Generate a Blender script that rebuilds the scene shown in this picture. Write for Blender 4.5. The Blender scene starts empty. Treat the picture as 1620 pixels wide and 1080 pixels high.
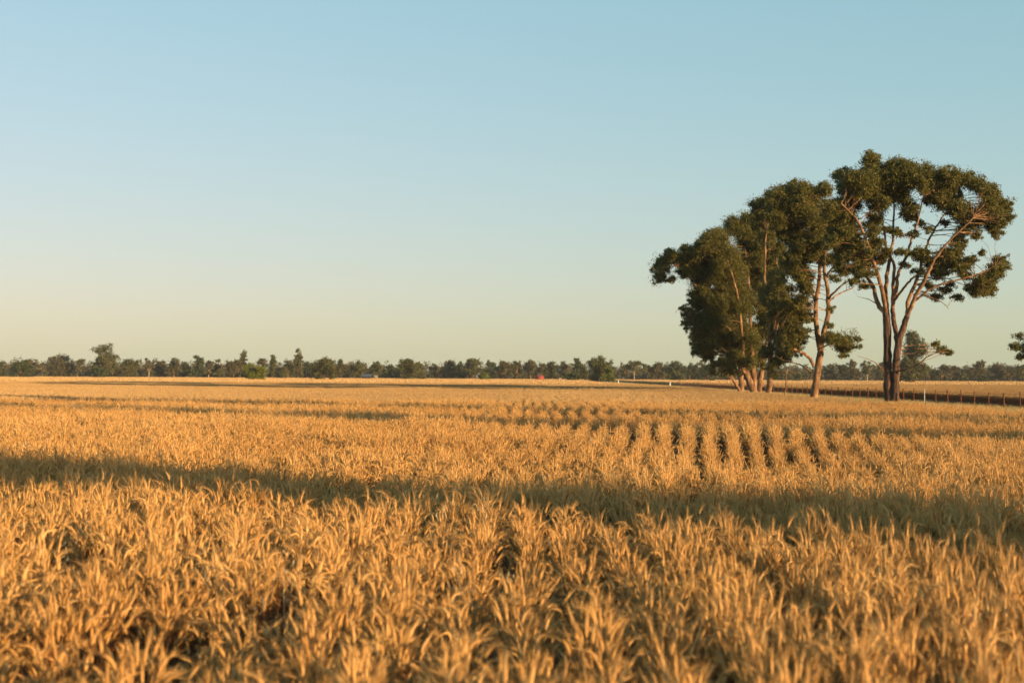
import bpy, math, random
import numpy as np
from mathutils import Vector

# ------------------------------------------------------------------ camera, sky, sun, exposure
sc = bpy.context.scene
col = sc.collection
EYE = 1.85
FPX = 2250.0                      # focal length in pixels of the 1620 px wide photograph
PITCH = math.radians(1.413)
ROLL = math.radians(0.283)
F = np.array([0, math.cos(PITCH), math.sin(PITCH)])
R0 = np.array([1.0, 0, 0]); U0 = np.array([0, -math.sin(PITCH), math.cos(PITCH)])
R = math.cos(ROLL) * R0 + math.sin(ROLL) * U0
U = -math.sin(ROLL) * R0 + math.cos(ROLL) * U0
cd = bpy.data.cameras.new('camera')
cam = bpy.data.objects.new('camera', cd); col.objects.link(cam); sc.camera = cam
from mathutils import Matrix
cam.matrix_world = Matrix(((R[0], U[0], -F[0], 0), (R[1], U[1], -F[1], 0), (R[2], U[2], -F[2], EYE), (0, 0, 0, 1)))
cd.lens = 50; cd.sensor_width = 36; cd.clip_start = 0.1; cd.clip_end = 20000
cd.dof.use_dof = True; cd.dof.focus_distance = 26; cd.dof.aperture_fstop = 2.8

SUN_EL = math.radians(9.0); SUN_AZ = math.radians(127.5)      # azimuth clockwise from +Y
w = bpy.data.worlds.new('World'); sc.world = w; w.use_nodes = True
bg = w.node_tree.nodes['Background']
sky = w.node_tree.nodes.new('ShaderNodeTexSky'); sky.sky_type = 'NISHITA'; sky.sun_disc = False
sky.sun_elevation = SUN_EL; sky.sun_rotation = SUN_AZ
sky.air_density = 1.3; sky.dust_density = 0.6; sky.ozone_density = 1.0
# the photograph's colour response (soft roll-off and white balance) applied to the whole sky
_n = w.node_tree.nodes; _l = w.node_tree.links
sep = _n.new('ShaderNodeSeparateColor'); comb = _n.new('ShaderNodeCombineColor'); _l.new(sky.outputs[0], sep.inputs[0])
for ch, (gm, gain) in enumerate(((0.72, 0.605), (0.40, 1.12), (0.47, 1.20))):
    pw = _n.new('ShaderNodeMath'); pw.operation = 'POWER'; pw.inputs[1].default_value = gm; _l.new(sep.outputs[ch], pw.inputs[0])
    ml = _n.new('ShaderNodeMath'); ml.operation = 'MULTIPLY'; ml.inputs[1].default_value = gain; _l.new(pw.outputs[0], ml.inputs[0])
    _l.new(ml.outputs[0], comb.inputs[ch])
_l.new(comb.outputs[0], bg.inputs[0]); bg.inputs[1].default_value = 0.146
sl = bpy.data.lights.new('sun', 'SUN'); sl.energy = 4.4; sl.angle = math.radians(0.5); sl.color = (1.0, 0.665, 0.335)
so = bpy.data.objects.new('sun', sl); col.objects.link(so); so.location = (60, -40, 40)
sd = Vector((math.sin(SUN_AZ) * math.cos(SUN_EL), math.cos(SUN_AZ) * math.cos(SUN_EL), math.sin(SUN_EL)))
so.rotation_euler = sd.to_track_quat('Z', 'Y').to_euler()
sc.view_settings.view_transform = 'Standard'; sc.view_settings.look = 'None'
sc.view_settings.exposure = 1.2; sc.view_settings.gamma = 1.0
sc.cycles.max_bounces = 6; sc.cycles.diffuse_bounces = 3; sc.cycles.transparent_max_bounces = 4

rng = np.random.default_rng(7)
random.seed(7)

# ------------------------------------------------------------------ helpers
def at(px, py, d):
    """point seen at photo pixel (px, py), d metres ahead of the camera"""
    return np.array([0, 0, EYE]) + d * (F + R * (px - 810) / FPX - U * (py - 540) / FPX)

def ground_at(px, d):
    p = at(px, 540, d); return np.array([p[0], p[1], 0.0])

def tag(o, label=None, cat=None, group=None, kind=None):
    if label: o['label'] = label
    if cat: o['category'] = cat
    if group: o['group'] = group
    if kind: o['kind'] = kind
    return o

def empty(name, loc=(0, 0, 0), **k):
    o = bpy.data.objects.new(name, None); o.location = loc; o.empty_display_size = 0.3
    col.objects.link(o); tag(o, **k); return o

class MB:
    """gathers quads and triangles as arrays and links them as one mesh"""
    def __init__(s): s.v = []; s.f = []; s.n = 0; s.m = []
    def add(s, V, Q, mi=0):
        V = np.asarray(V, float).reshape(-1, 3); Q = np.asarray(Q, int)
        s.v.append(V); s.f.append(Q + s.n); s.m.append(np.full(len(Q), mi)); s.n += len(V)
    def mesh(s, name, mats, smooth=False):
        me = bpy.data.meshes.new(name)
        V = np.concatenate(s.v)
        me.vertices.add(len(V)); me.vertices.foreach_set('co', V.ravel())
        tot = np.concatenate([np.full(len(q), q.shape[1]) for q in s.f])
        loops = np.concatenate([q.ravel() for q in s.f])
        me.loops.add(len(loops)); me.loops.foreach_set('vertex_index', loops.astype(np.int32))
        me.polygons.add(len(tot))
        me.polygons.foreach_set('loop_start', np.concatenate([[0], np.cumsum(tot)[:-1]]).astype(np.int32))
        me.polygons.foreach_set('loop_total', tot.astype(np.int32))
        me.polygons.foreach_set('material_index', np.concatenate(s.m).astype(np.int32))
        me.polygons.foreach_set('use_smooth', np.full(len(tot), smooth))
        for m in (mats if isinstance(mats, (list, tuple)) else [mats]): me.materials.append(m)
        me.update(calc_edges=True); me.validate()
        return me
    def build(s, name, mats, parent=None, smooth=False, loc=None):
        me = s.mesh(name, mats, smooth)
        o = bpy.data.objects.new(name, me); col.objects.link(o)
        if parent is not None: o.parent = parent
        if loc is not None: o.location = loc
        return o

def tube(mb, path, rad, n=7, mi=0, cap=True):
    P = np.asarray(path, float); k = len(P); rad = np.asarray(rad, float)
    T = np.gradient(P, axis=0); T /= np.linalg.norm(T, axis=1)[:, None] + 1e-9
    a = np.cross(T[0], [0.3, 1, 0.1]); a /= np.linalg.norm(a) + 1e-9
    V = []
    for i in range(k):
        a = a - T[i] * np.dot(a, T[i]); a /= np.linalg.norm(a) + 1e-9
        b = np.cross(T[i], a)
        th = np.arange(n) * 2 * math.pi / n
        V.append(P[i] + rad[i] * (np.cos(th)[:, None] * a + np.sin(th)[:, None] * b))
    V = np.concatenate(V)
    j = np.arange(n); j2 = (j + 1) % n
    Q = np.concatenate([np.stack([i * n + j, i * n + j2, (i + 1) * n + j2, (i + 1) * n + j], 1) for i in range(k - 1)])
    mb.add(V, Q, mi)
    if cap:
        mb.add(np.vstack([V[-n:], P[-1] + T[-1] * rad[-1] * 0.5]), np.stack([j, j2, np.full(n, n)], 1), mi)

def box(mb, c, s, mi=0, rz=0.0):
    c = np.asarray(c, float); h = np.asarray(s, float) / 2
    V = np.array([[x, y, z] for x in (-1, 1) for y in (-1, 1) for z in (-1, 1)]) * h
    cr, sr = math.cos(rz), math.sin(rz)
    V = np.stack([V[:, 0] * cr - V[:, 1] * sr, V[:, 0] * sr + V[:, 1] * cr, V[:, 2]], 1) + c
    mb.add(V, [[0, 1, 3, 2], [4, 6, 7, 5], [0, 4, 5, 1], [2, 3, 7, 6], [0, 2, 6, 4], [1, 5, 7, 3]], mi)

def smooth_path(pts, rads, sub=5, jit=0.0, rg=rng):
    P = np.asarray(pts, float); n = len(P)
    E = np.vstack([2 * P[0] - P[1], P, 2 * P[-1] - P[-2]])
    out = []; ro = []
    for i in range(n - 1):
        p0, p1, p2, p3 = E[i:i + 4]
        for t in np.arange(sub) / sub:
            out.append(0.5 * (2 * p1 + (p2 - p0) * t + (2 * p0 - 5 * p1 + 4 * p2 - p3) * t * t + (3 * p1 - p0 - 3 * p2 + p3) * t ** 3))
            ro.append(rads[i] * (1 - t) + rads[i + 1] * t)
    out.append(P[-1]); ro.append(rads[-1])
    out = np.array(out)
    if jit: out[1:] += rg.normal(0, jit, out[1:].shape) * np.array([1, 1, .4])
    return out, np.array(ro)

def nodes(name):
    m = bpy.data.materials.new(name); m.use_nodes = True
    nt = m.node_tree; return m, nt, nt.nodes['Principled BSDF'], nt.nodes['Material Output']

def leafy(name, cols, rough=0.55, trans=0.25, spec=0.3, island=True, attr=None, noise=None):
    """thin-leaf material: colour picked per leaf (or per plant), part of the light passes through"""
    m, nt, p, out = nodes(name)
    ramp = nt.nodes.new('ShaderNodeValToRGB')
    ramp.color_ramp.elements[0].color = (*cols[0], 1); ramp.color_ramp.elements[-1].color = (*cols[-1], 1)
    for i, c in enumerate(cols[1:-1]):
        e = ramp.color_ramp.elements.new((i + 1) / (len(cols) - 1)); e.color = (*c, 1)
    fac = None
    if island:
        g = nt.nodes.new('ShaderNodeNewGeometry'); fac = g.outputs['Random Per Island']
    if attr:
        a = nt.nodes.new('ShaderNodeAttribute'); a.attribute_type = 'INSTANCER'; a.attribute_name = attr
        if fac is None: fac = a.outputs['Fac']
        else:
            mx = nt.nodes.new('ShaderNodeMix'); mx.inputs[0].default_value = 0.5
            nt.links.new(fac, mx.inputs[2]); nt.links.new(a.outputs['Fac'], mx.inputs[3]); fac = mx.outputs[0]
    if noise:
        tc = nt.nodes.new('ShaderNodeTexCoord'); nz = nt.nodes.new('ShaderNodeTexNoise'); nz.inputs['Scale'].default_value = noise
        nt.links.new(tc.outputs['Object'], nz.inputs['Vector'])
        mx = nt.nodes.new('ShaderNodeMix'); mx.inputs[0].default_value = 0.5
        nt.links.new(fac, mx.inputs[2]); nt.links.new(nz.outputs['Fac'], mx.inputs[3]); fac = mx.outputs[0]
    nt.links.new(fac, ramp.inputs[0]); nt.links.new(ramp.outputs[0], p.inputs['Base Color'])
    p.inputs['Roughness'].default_value = rough; p.inputs['Specular IOR Level'].default_value = spec
    if trans:
        t = nt.nodes.new('ShaderNodeBsdfTranslucent'); nt.links.new(ramp.outputs[0], t.inputs[0])
        mix = nt.nodes.new('ShaderNodeMixShader'); mix.inputs[0].default_value = trans
        nt.links.new(p.outputs[0], mix.inputs[1]); nt.links.new(t.outputs[0], mix.inputs[2]); nt.links.new(mix.outputs[0], out.inputs[0])
    return m

def rough_mat(name, c1, c2, scale=6.0, stretch=(1, 1, 1), rough=0.85, bump=0.3, c3=None):
    m, nt, p, out = nodes(name)
    tc = nt.nodes.new('ShaderNodeTexCoord'); mp = nt.nodes.new('ShaderNodeMapping'); mp.inputs['Scale'].default_value = stretch
    nz = nt.nodes.new('ShaderNodeTexNoise'); nz.inputs['Scale'].default_value = scale; nz.inputs['Detail'].default_value = 6
    ramp = nt.nodes.new('ShaderNodeValToRGB')
    ramp.color_ramp.elements[0].position = 0.33; ramp.color_ramp.elements[1].position = 0.68
    ramp.color_ramp.elements[0].color = (*c1, 1); ramp.color_ramp.elements[1].color = (*c2, 1)
    if c3:
        e = ramp.color_ramp.elements.new(0.5); e.color = (*c3, 1)
    nt.links.new(tc.outputs['Object'], mp.inputs[0]); nt.links.new(mp.outputs[0], nz.inputs['Vector'])
    nt.links.new(nz.outputs['Fac'], ramp.inputs[0]); nt.links.new(ramp.outputs[0], p.inputs['Base Color'])
    p.inputs['Roughness'].default_value = rough; p.inputs['Specular IOR Level'].default_value = 0.25
    if bump:
        b = nt.nodes.new('ShaderNodeBump'); b.inputs['Strength'].default_value = bump; b.inputs['Distance'].default_value = 0.05
        nt.links.new(nz.outputs['Fac'], b.inputs['Height']); nt.links.new(b.outputs[0], p.inputs['Normal'])
    return m

M = {}
M['head'] = leafy('wheat_head_straw', [(.42, .212, .062), (.61, .348, .114), (.74, .48, .19)], rough=.6, trans=.18, attr='tint')
M['far_straw'] = leafy('distant_straw', [(.38, .235, .095), (.48, .32, .145), (.57, .41, .205)], rough=.8, trans=.1, attr='tint')
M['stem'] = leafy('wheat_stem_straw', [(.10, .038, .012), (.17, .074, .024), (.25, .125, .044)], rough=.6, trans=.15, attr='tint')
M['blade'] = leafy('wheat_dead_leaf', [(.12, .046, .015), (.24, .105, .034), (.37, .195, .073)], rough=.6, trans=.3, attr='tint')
M['dry'] = leafy('dry_grass_blade', [(.34, .23, .09), (.50, .36, .15), (.58, .44, .21)], trans=.25, attr='tint')
M['green'] = leafy('green_grass_blade', [(.05, .07, .02), (.09, .11, .03), (.17, .16, .05)], trans=.25, attr='tint')
M['oat'] = leafy('pale_oat_stalk', [(.42, .36, .24), (.55, .47, .33)], trans=.2, attr='tint')
M['gum'] = leafy('gum_leaf', [(.046, .054, .010), (.108, .104, .020), (.20, .17, .042)], rough=.5, trans=.32, spec=.22)
M['gum_far'] = leafy('distant_gum_leaf', [(.048, .060, .016), (.085, .088, .022), (.13, .115, .036)], trans=.2)
M['gum_brown'] = leafy('distant_brownish_leaf', [(.055, .054, .020), (.088, .078, .028), (.13, .102, .038)], trans=.2)
M['fresh'] = leafy('fresh_green_leaf', [(.07, .10, .012), (.125, .145, .018), (.18, .18, .03)], trans=.25)
M['dark_leaf'] = leafy('dark_evergreen_leaf', [(.028, .045, .012), (.05, .068, .018), (.085, .09, .028)], trans=.2)
M['bark'] = rough_mat('smooth_gum_bark', (.075, .038, .018), (.36, .225, .12), 3.6, (1, 1, .35), c3=(.19, .105, .052))
M['bark_dark'] = rough_mat('fibrous_bark', (.03, .018, .012), (.15, .08, .047), 7, (1, 1, .18), bump=.8, c3=(.075, .042, .026))
M['bark_pale'] = rough_mat('pale_bark', (.22, .16, .11), (.48, .38, .28), 3, (1, 1, .4))
M['rust'] = rough_mat('rusty_steel', (.085, .028, .015), (.24, .08, .038), 14, rough=.8, bump=.2)
M['black'] = rough_mat('black_steel', (.012, .012, .012), (.035, .03, .028), 12, rough=.7, bump=.1)
M['galv'] = rough_mat('galvanised_steel', (.34, .34, .33), (.52, .52, .50), 9, rough=.5, bump=.1)
M['weathered'] = rough_mat('weathered_white_timber', (.45, .43, .40), (.72, .70, .66), 10, (1, 1, .2), bump=.3)
M['white'] = rough_mat('white_paint', (.70, .69, .66), (.82, .81, .79), 5, rough=.55, bump=.05)
M['soil'] = rough_mat('stubble_soil', (.11, .065, .035), (.27, .17, .085), 3.0, c3=(.17, .105, .055))
M['red_tank'] = rough_mat('red_painted_iron', (.17, .030, .018), (.28, .05, .028), 2.0, rough=.6, bump=.05)
M['red_tank_roof'] = rough_mat('red_roof_iron', (.20, .034, .02), (.31, .058, .032), 2.0, rough=.55, bump=.05)
M['hut'] = rough_mat('faded_cream_board', (.22, .19, .15), (.34, .30, .24), 3, bump=.1)
M['roof'] = rough_mat('grey_roof_iron', (.05, .055, .06), (.10, .105, .11), 1.0, rough=.5, bump=.05)
M['dark'] = rough_mat('dark_glass', (.015, .017, .02), (.03, .033, .037), 1.0, rough=.2, bump=0)

# ------------------------------------------------------------------ ground
def ground():
    m, nt, p, out = nodes('paddock_ground')
    tc = nt.nodes.new('ShaderNodeTexCoord')
    n1 = nt.nodes.new('ShaderNodeTexNoise'); n1.inputs['Scale'].default_value = 2.2; n1.inputs['Detail'].default_value = 8
    n2 = nt.nodes.new('ShaderNodeTexNoise'); n2.inputs['Scale'].default_value = 0.02; n2.inputs['Detail'].default_value = 4
    r1 = nt.nodes.new('ShaderNodeValToRGB')
    r1.color_ramp.elements[0].color = (.16, .085, .042, 1); r1.color_ramp.elements[1].color = (.30, .175, .085, 1)
    r1.color_ramp.elements[0].position = .35; r1.color_ramp.elements[1].position = .68
    mx = nt.nodes.new('ShaderNodeMix'); mx.data_type = 'RGBA'; mx.blend_type = 'MULTIPLY'; mx.inputs[0].default_value = .25
    nt.links.new(tc.outputs['Object'], n1.inputs['Vector']); nt.links.new(tc.outputs['Object'], n2.inputs['Vector'])
    nt.links.new(n1.outputs['Fac'], r1.inputs[0]); nt.links.new(r1.outputs[0], mx.inputs[6]); nt.links.new(n2.outputs['Color'], mx.inputs[7])
    nt.links.new(mx.outputs[2], p.inputs['Base Color']); p.inputs['Roughness'].default_value = 1; p.inputs['Specular IOR Level'].default_value = .1
    xs = np.array([-3000, -1800, -900, -300, -120, -60, -30, -10, 0, 10, 20, 26, 28.2, 29.2, 30.6, 32, 34, 38, 44, 60, 120, 300, 900, 1800, 3000], float)
    ys = np.array([-600, -300, -80, -20, 0, 20, 40, 60, 80, 100, 130, 160, 200, 260, 340, 440, 560, 640, 700, 1200, 2400, 4500], float)
    X, Y = np.meshgrid(xs, ys)
    off = np.clip(Y, -50, 660) * 0.01
    XX = np.where(np.abs(X) < 100, X + off, X)
    Z = np.zeros_like(X)
    lane = (X > 28.5) & (X < 33) & (Y > 30) & (Y < 660)
    Z[lane] = -0.28
    V = np.stack([XX, Y, Z], -1).reshape(-1, 3)
    nx, ny = len(xs), len(ys)
    i, j = np.meshgrid(np.arange(nx - 1), np.arange(ny - 1)); a = (j * nx + i).ravel()
    mb = MB(); mb.add(V, np.stack([a, a + 1, a + nx + 1, a + nx], 1))
    tag(mb.build('ground', m), kind='structure')
ground()

# ------------------------------------------------------------------ plant pieces shared by the crop and the grass
def ribbon(mb, pts, wid, nrm, mi):
    P = np.asarray(pts); w2 = np.asarray(wid)[:, None] * nrm / 2
    V = np.concatenate([P - w2, P + w2]); k = len(P); i = np.arange(k - 1)
    mb.add(V, np.stack([i, i + 1, k + i + 1, k + i], 1), mi)

def wheat_stalk(mb, x, y, h, lean, az, rg, fine=True):
    """one ripe stalk: stem, nodding bearded ear with awns, dead leaves"""
    d = np.array([math.cos(az), math.sin(az), 0]); side = np.array([-d[1], d[0], 0])
    t = np.linspace(0, 1, 5)[:, None]
    stem = np.array([x, y, 0]) + d * lean * h * t ** 1.8 + np.array([0, 0, 1]) * h * t * (1 - .12 * lean * t)
    nod = (rg.uniform(0.0, .5) if rg.random() < .6 else rg.uniform(.5, 2.1)) + lean * .3
    L = rg.uniform(.062, .09)
    ang = math.atan2(lean * 1.6, 1.0)
    if fine:
        a = side
        sm, sr = stem, np.linspace(.0018, .0012, 5)
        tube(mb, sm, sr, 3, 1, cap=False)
    else:
        th = rg.uniform(0, 3.14); nn = np.array([math.cos(th), math.sin(th), 0])
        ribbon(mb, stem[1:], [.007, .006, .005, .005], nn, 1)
    k = 6 if fine else 3
    pts = [stem[-1]]; dirs = []
    for i in range(k):
        aa = ang + nod * (i / k) * .95
        dv = d * math.sin(aa) + np.array([0, 0, 1]) * math.cos(aa)
        dirs.append(dv); pts.append(pts[-1] + dv * L / k)
    pts = np.array(pts); dirs.append(dirs[-1])
    if fine:
        r = np.array([.0026, .0062, .0074, .0072, .0064, .0048, .0018]) * rg.uniform(.9, 1.15)
        tube(mb, pts, r, 5, 0)
        for i in range(k + 1):
            for s in range(4):
                ph = rg.uniform(0, 6.28)
                u = np.cross(dirs[i], side); o = side * math.cos(ph) + u * math.sin(ph)
                al = rg.uniform(.04, .075)
                aw = dirs[i] * al + o * al * rg.uniform(.10, .36)
                wv = np.cross(aw, o); wv /= np.linalg.norm(wv) + 1e-9; wv *= .0014
                b = pts[i] + o * .003
                mb.add([b - wv, b + wv, b + aw], [[0, 1, 2]], 0)
    else:
        wd = np.array([.008, .022, .020, .006]) * rg.uniform(.9, 1.3)
        ribbon(mb, np.vstack([pts[:-1], pts[-1] + dirs[-1] * .05]), wd, side, 0)
        ribbon(mb, np.vstack([pts[:-1], pts[-1] + dirs[-1] * .05]), wd, np.cross(dirs[1], side), 0)
    for q in range(rg.integers(1, 3) if fine else int(rg.random() < .6)):
        z0 = rg.uniform(.25, .85); b = stem[0] + (stem[-1] - stem[0]) * z0
        az2 = rg.uniform(0, 6.28); e = np.array([math.cos(az2), math.sin(az2), 0]); l = rg.uniform(.10, .24)
        tt = np.linspace(0, 1, 4)[:, None]
        lp = b + e * l * tt * .8 + np.array([0, 0, 1]) * l * (.55 * tt - rg.uniform(.6, 1.3) * tt ** 2)
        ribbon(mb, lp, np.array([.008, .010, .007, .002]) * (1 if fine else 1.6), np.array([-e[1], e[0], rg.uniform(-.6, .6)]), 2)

def wheat_tuft(seed):
    """one drilled plant: tillers fanning out of a narrow base"""
    rg = np.random.default_rng(seed); mb = MB()
    for c in (-.08, .08):
        for i in range(22):
            x = rg.normal(0, .016); y = c + rg.normal(0, .035)
            az = rg.uniform(0, 6.28); lean = abs(rg.normal(.10, .10)) * (1 - .25 * abs(math.cos(az)))
            h = rg.normal(.625, .07) * (1 - .42 * lean ** 1.2)
            if rg.random() < .12: h *= rg.uniform(.65, .85)
            wheat_stalk(mb, x, y, h, lean, az, rg)
    return mb.mesh('wheat_tuft', [M['head'], M['stem'], M['blade']], smooth=False)

def wheat_tile(seed, nx, lx, ly, n):
    rg = np.random.default_rng(seed); mb = MB()
    for i in range(n):
        r = rg.integers(0, nx); x = (r - (nx - 1) / 2) * lx / nx + rg.normal(0, .016); y = rg.uniform(-ly / 2, ly / 2)
        wheat_stalk(mb, x, y, rg.normal(.65, .05), abs(rg.normal(.06, .07)), rg.uniform(0, 6.28), rg, False)
    return mb.mesh('wheat_rows', [M['far_straw'], M['stem'], M['blade']])

def wheat_far_tile(seed, lx, ly, n):
    rg = np.random.default_rng(seed); mb = MB()
    x = rg.uniform(-lx / 2, lx / 2, n); y = rg.uniform(-ly / 2, ly / 2, n); th = rg.uniform(0, 6.28, n); h = rg.normal(.74, .07, n)
    wv = np.stack([np.cos(th), np.sin(th), 0 * th], 1) * rg.uniform(.05, .11, n)[:, None]
    b = np.stack([x, y, 0 * x], 1); tp = b + np.stack([rg.normal(0, .12, n), rg.normal(0, .12, n), h], 1)
    V = np.stack([b - wv * .5, b + wv * .5, tp + wv * .3, tp - wv], 1).reshape(-1, 3)
    mb.add(V, np.arange(4 * n).reshape(n, 4), 0)
    return mb.mesh('wheat_patch', [M['far_straw'], M['stem'], M['blade']])

def grass_tuft(seed, n, hgt, spread, mat, wid=.006, seedy=0.0):
    rg = np.random.default_rng(seed); mb = MB()
    for i in range(n):
        az = rg.uniform(0, 6.28); e = np.array([math.cos(az), math.sin(az), 0]); h = hgt * rg.uniform(.45, 1.1); ln = rg.uniform(.05, .7)
        b = np.array([rg.normal(0, spread), rg.normal(0, spread), 0]); t = np.linspace(0, 1, 5)[:, None]
        P = b + e * h * ln * t ** 2 + np.array([0, 0, 1]) * h * (t - .3 * ln * t ** 2)
        s = np.array([-e[1], e[0], 0])
        ribbon(mb, P, np.array([.7, 1, .8, .5, .1]) * wid, s, 0)
        if rg.random() < seedy:
            for q in range(7):
                c = P[-1] + rg.normal(0, .03, 3) - np.array([0, 0, rg.uniform(0, .12)]); dv = rg.normal(0, .008, 3) + np.array([0, 0, .012])
                mb.add([c - dv, c + s * .006, c + dv], [[0, 1, 2]], 0)
    return mb.mesh('grass_tuft', [mat])

def scatter(name, variants, pos, yaw, scale, tint, tilt=None, **props):
    """ONE object whose geometry nodes set plant meshes on its points"""
    n = len(pos)
    me = bpy.data.meshes.new(name); me.vertices.add(n); me.vertices.foreach_set('co', np.asarray(pos, np.float32).ravel())
    rot = np.zeros((n, 3), np.float32); rot[:, 2] = yaw
    if tilt is not None: rot[:, :2] = tilt
    for nm, ty, key, arr in (('rot', 'FLOAT_VECTOR', 'vector', rot), ('scl', 'FLOAT_VECTOR', 'vector', np.asarray(scale, np.float32)),
                             ('tint', 'FLOAT', 'value', np.asarray(tint, np.float32)), ('idx', 'INT', 'value', rng.integers(0, len(variants), n).astype(np.int32))):
        a = me.attributes.new(nm, ty, 'POINT'); a.data.foreach_set(key, arr.ravel())
    o = bpy.data.objects.new(name, me); col.objects.link(o); tag(o, kind='stuff', **props)
    ng = bpy.data.node_groups.new(name, 'GeometryNodeTree')
    ng.interface.new_socket('Geometry', in_out='INPUT', socket_type='NodeSocketGeometry')
    ng.interface.new_socket('Geometry', in_out='OUTPUT', socket_type='NodeSocketGeometry')
    N = ng.nodes; L = ng.links
    gi = N.new('NodeGroupInput'); go = N.new('NodeGroupOutput'); ip = N.new('GeometryNodeInstanceOnPoints'); jn = N.new('GeometryNodeJoinGeometry')
    for vm in variants:
        vo = bpy.data.objects.new(vm.name, vm)             # never linked to the scene: only its mesh is read
        oi = N.new('GeometryNodeObjectInfo'); oi.inputs['Object'].default_value = vo; oi.inputs['As Instance'].default_value = False
        gti = N.new('GeometryNodeGeometryToInstance'); L.new(oi.outputs['Geometry'], gti.inputs[0]); L.new(gti.outputs[0], jn.inputs[0])
    def named(nm, ty):
        a = N.new('GeometryNodeInputNamedAttribute'); a.data_type = ty; a.inputs['Name'].default_value = nm
        return a.outputs[0]
    L.new(gi.outputs[0], ip.inputs['Points']); L.new(jn.outputs[0], ip.inputs['Instance'])
    ip.inputs['Pick Instance'].default_value = True
    L.new(named('idx', 'INT'), ip.inputs['Instance Index'])
    L.new(named('rot', 'FLOAT_VECTOR'), ip.inputs['Rotation']); L.new(named('scl', 'FLOAT_VECTOR'), ip.inputs['Scale'])
    L.new(ip.outputs[0], go.inputs[0])
    md = o.modifiers.new('plants', 'NODES'); md.node_group = ng
    return o

def vnoise(x, y, seed):
    """smooth value noise in 0..1"""
    rg = np.random.default_rng(seed); T = rg.random((256, 256))
    xi = np.floor(x).astype(int); yi = np.floor(y).astype(int); fx = x - xi; fy = y - yi
    fx = fx * fx * (3 - 2 * fx); fy = fy * fy * (3 - 2 * fy)
    g = lambda a, b: T[a % 256, b % 256]
    return (g(xi, yi) * (1 - fx) + g(xi + 1, yi) * fx) * (1 - fy) + (g(xi, yi + 1) * (1 - fx) + g(xi + 1, yi + 1) * fx) * fy

# ------------------------------------------------------------------ the wheat
ROW = 0.31
_d = np.linspace(0, 800, 8001)
def _ss(a, b, x): t = np.clip((x - a) / (b - a), 0, 1); return t * t * (3 - 2 * t)
_slope = 0.24 * _ss(14, 20, _d) * (1 - _ss(28, 38, _d))
_shift = np.cumsum(_slope) * 0.1
_shift -= np.interp(12, _d, _shift)
def row_x(u, d):
    """where drill row u runs at distance d: the rows swing to the right of the camera and run straight beyond"""
    x0 = u * ROW
    return x0 + 0.01 * d + np.interp(d, _d, _shift) * (0.12 + 0.8 * _ss(-2, 6, x0))
def fence_x(d): return 27.8 + 0.01 * d
def wheat_x(d): return 17.3 + 0.022 * (d - 55)          # the crop stops short of the fence: a strip of rough dry grass lies between
def crop_edge(d): return np.interp(d, [40, 105, 140, 220, 600, 900], [33.6, 33.4, 33.2, 33.3, 37, 40])

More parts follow.
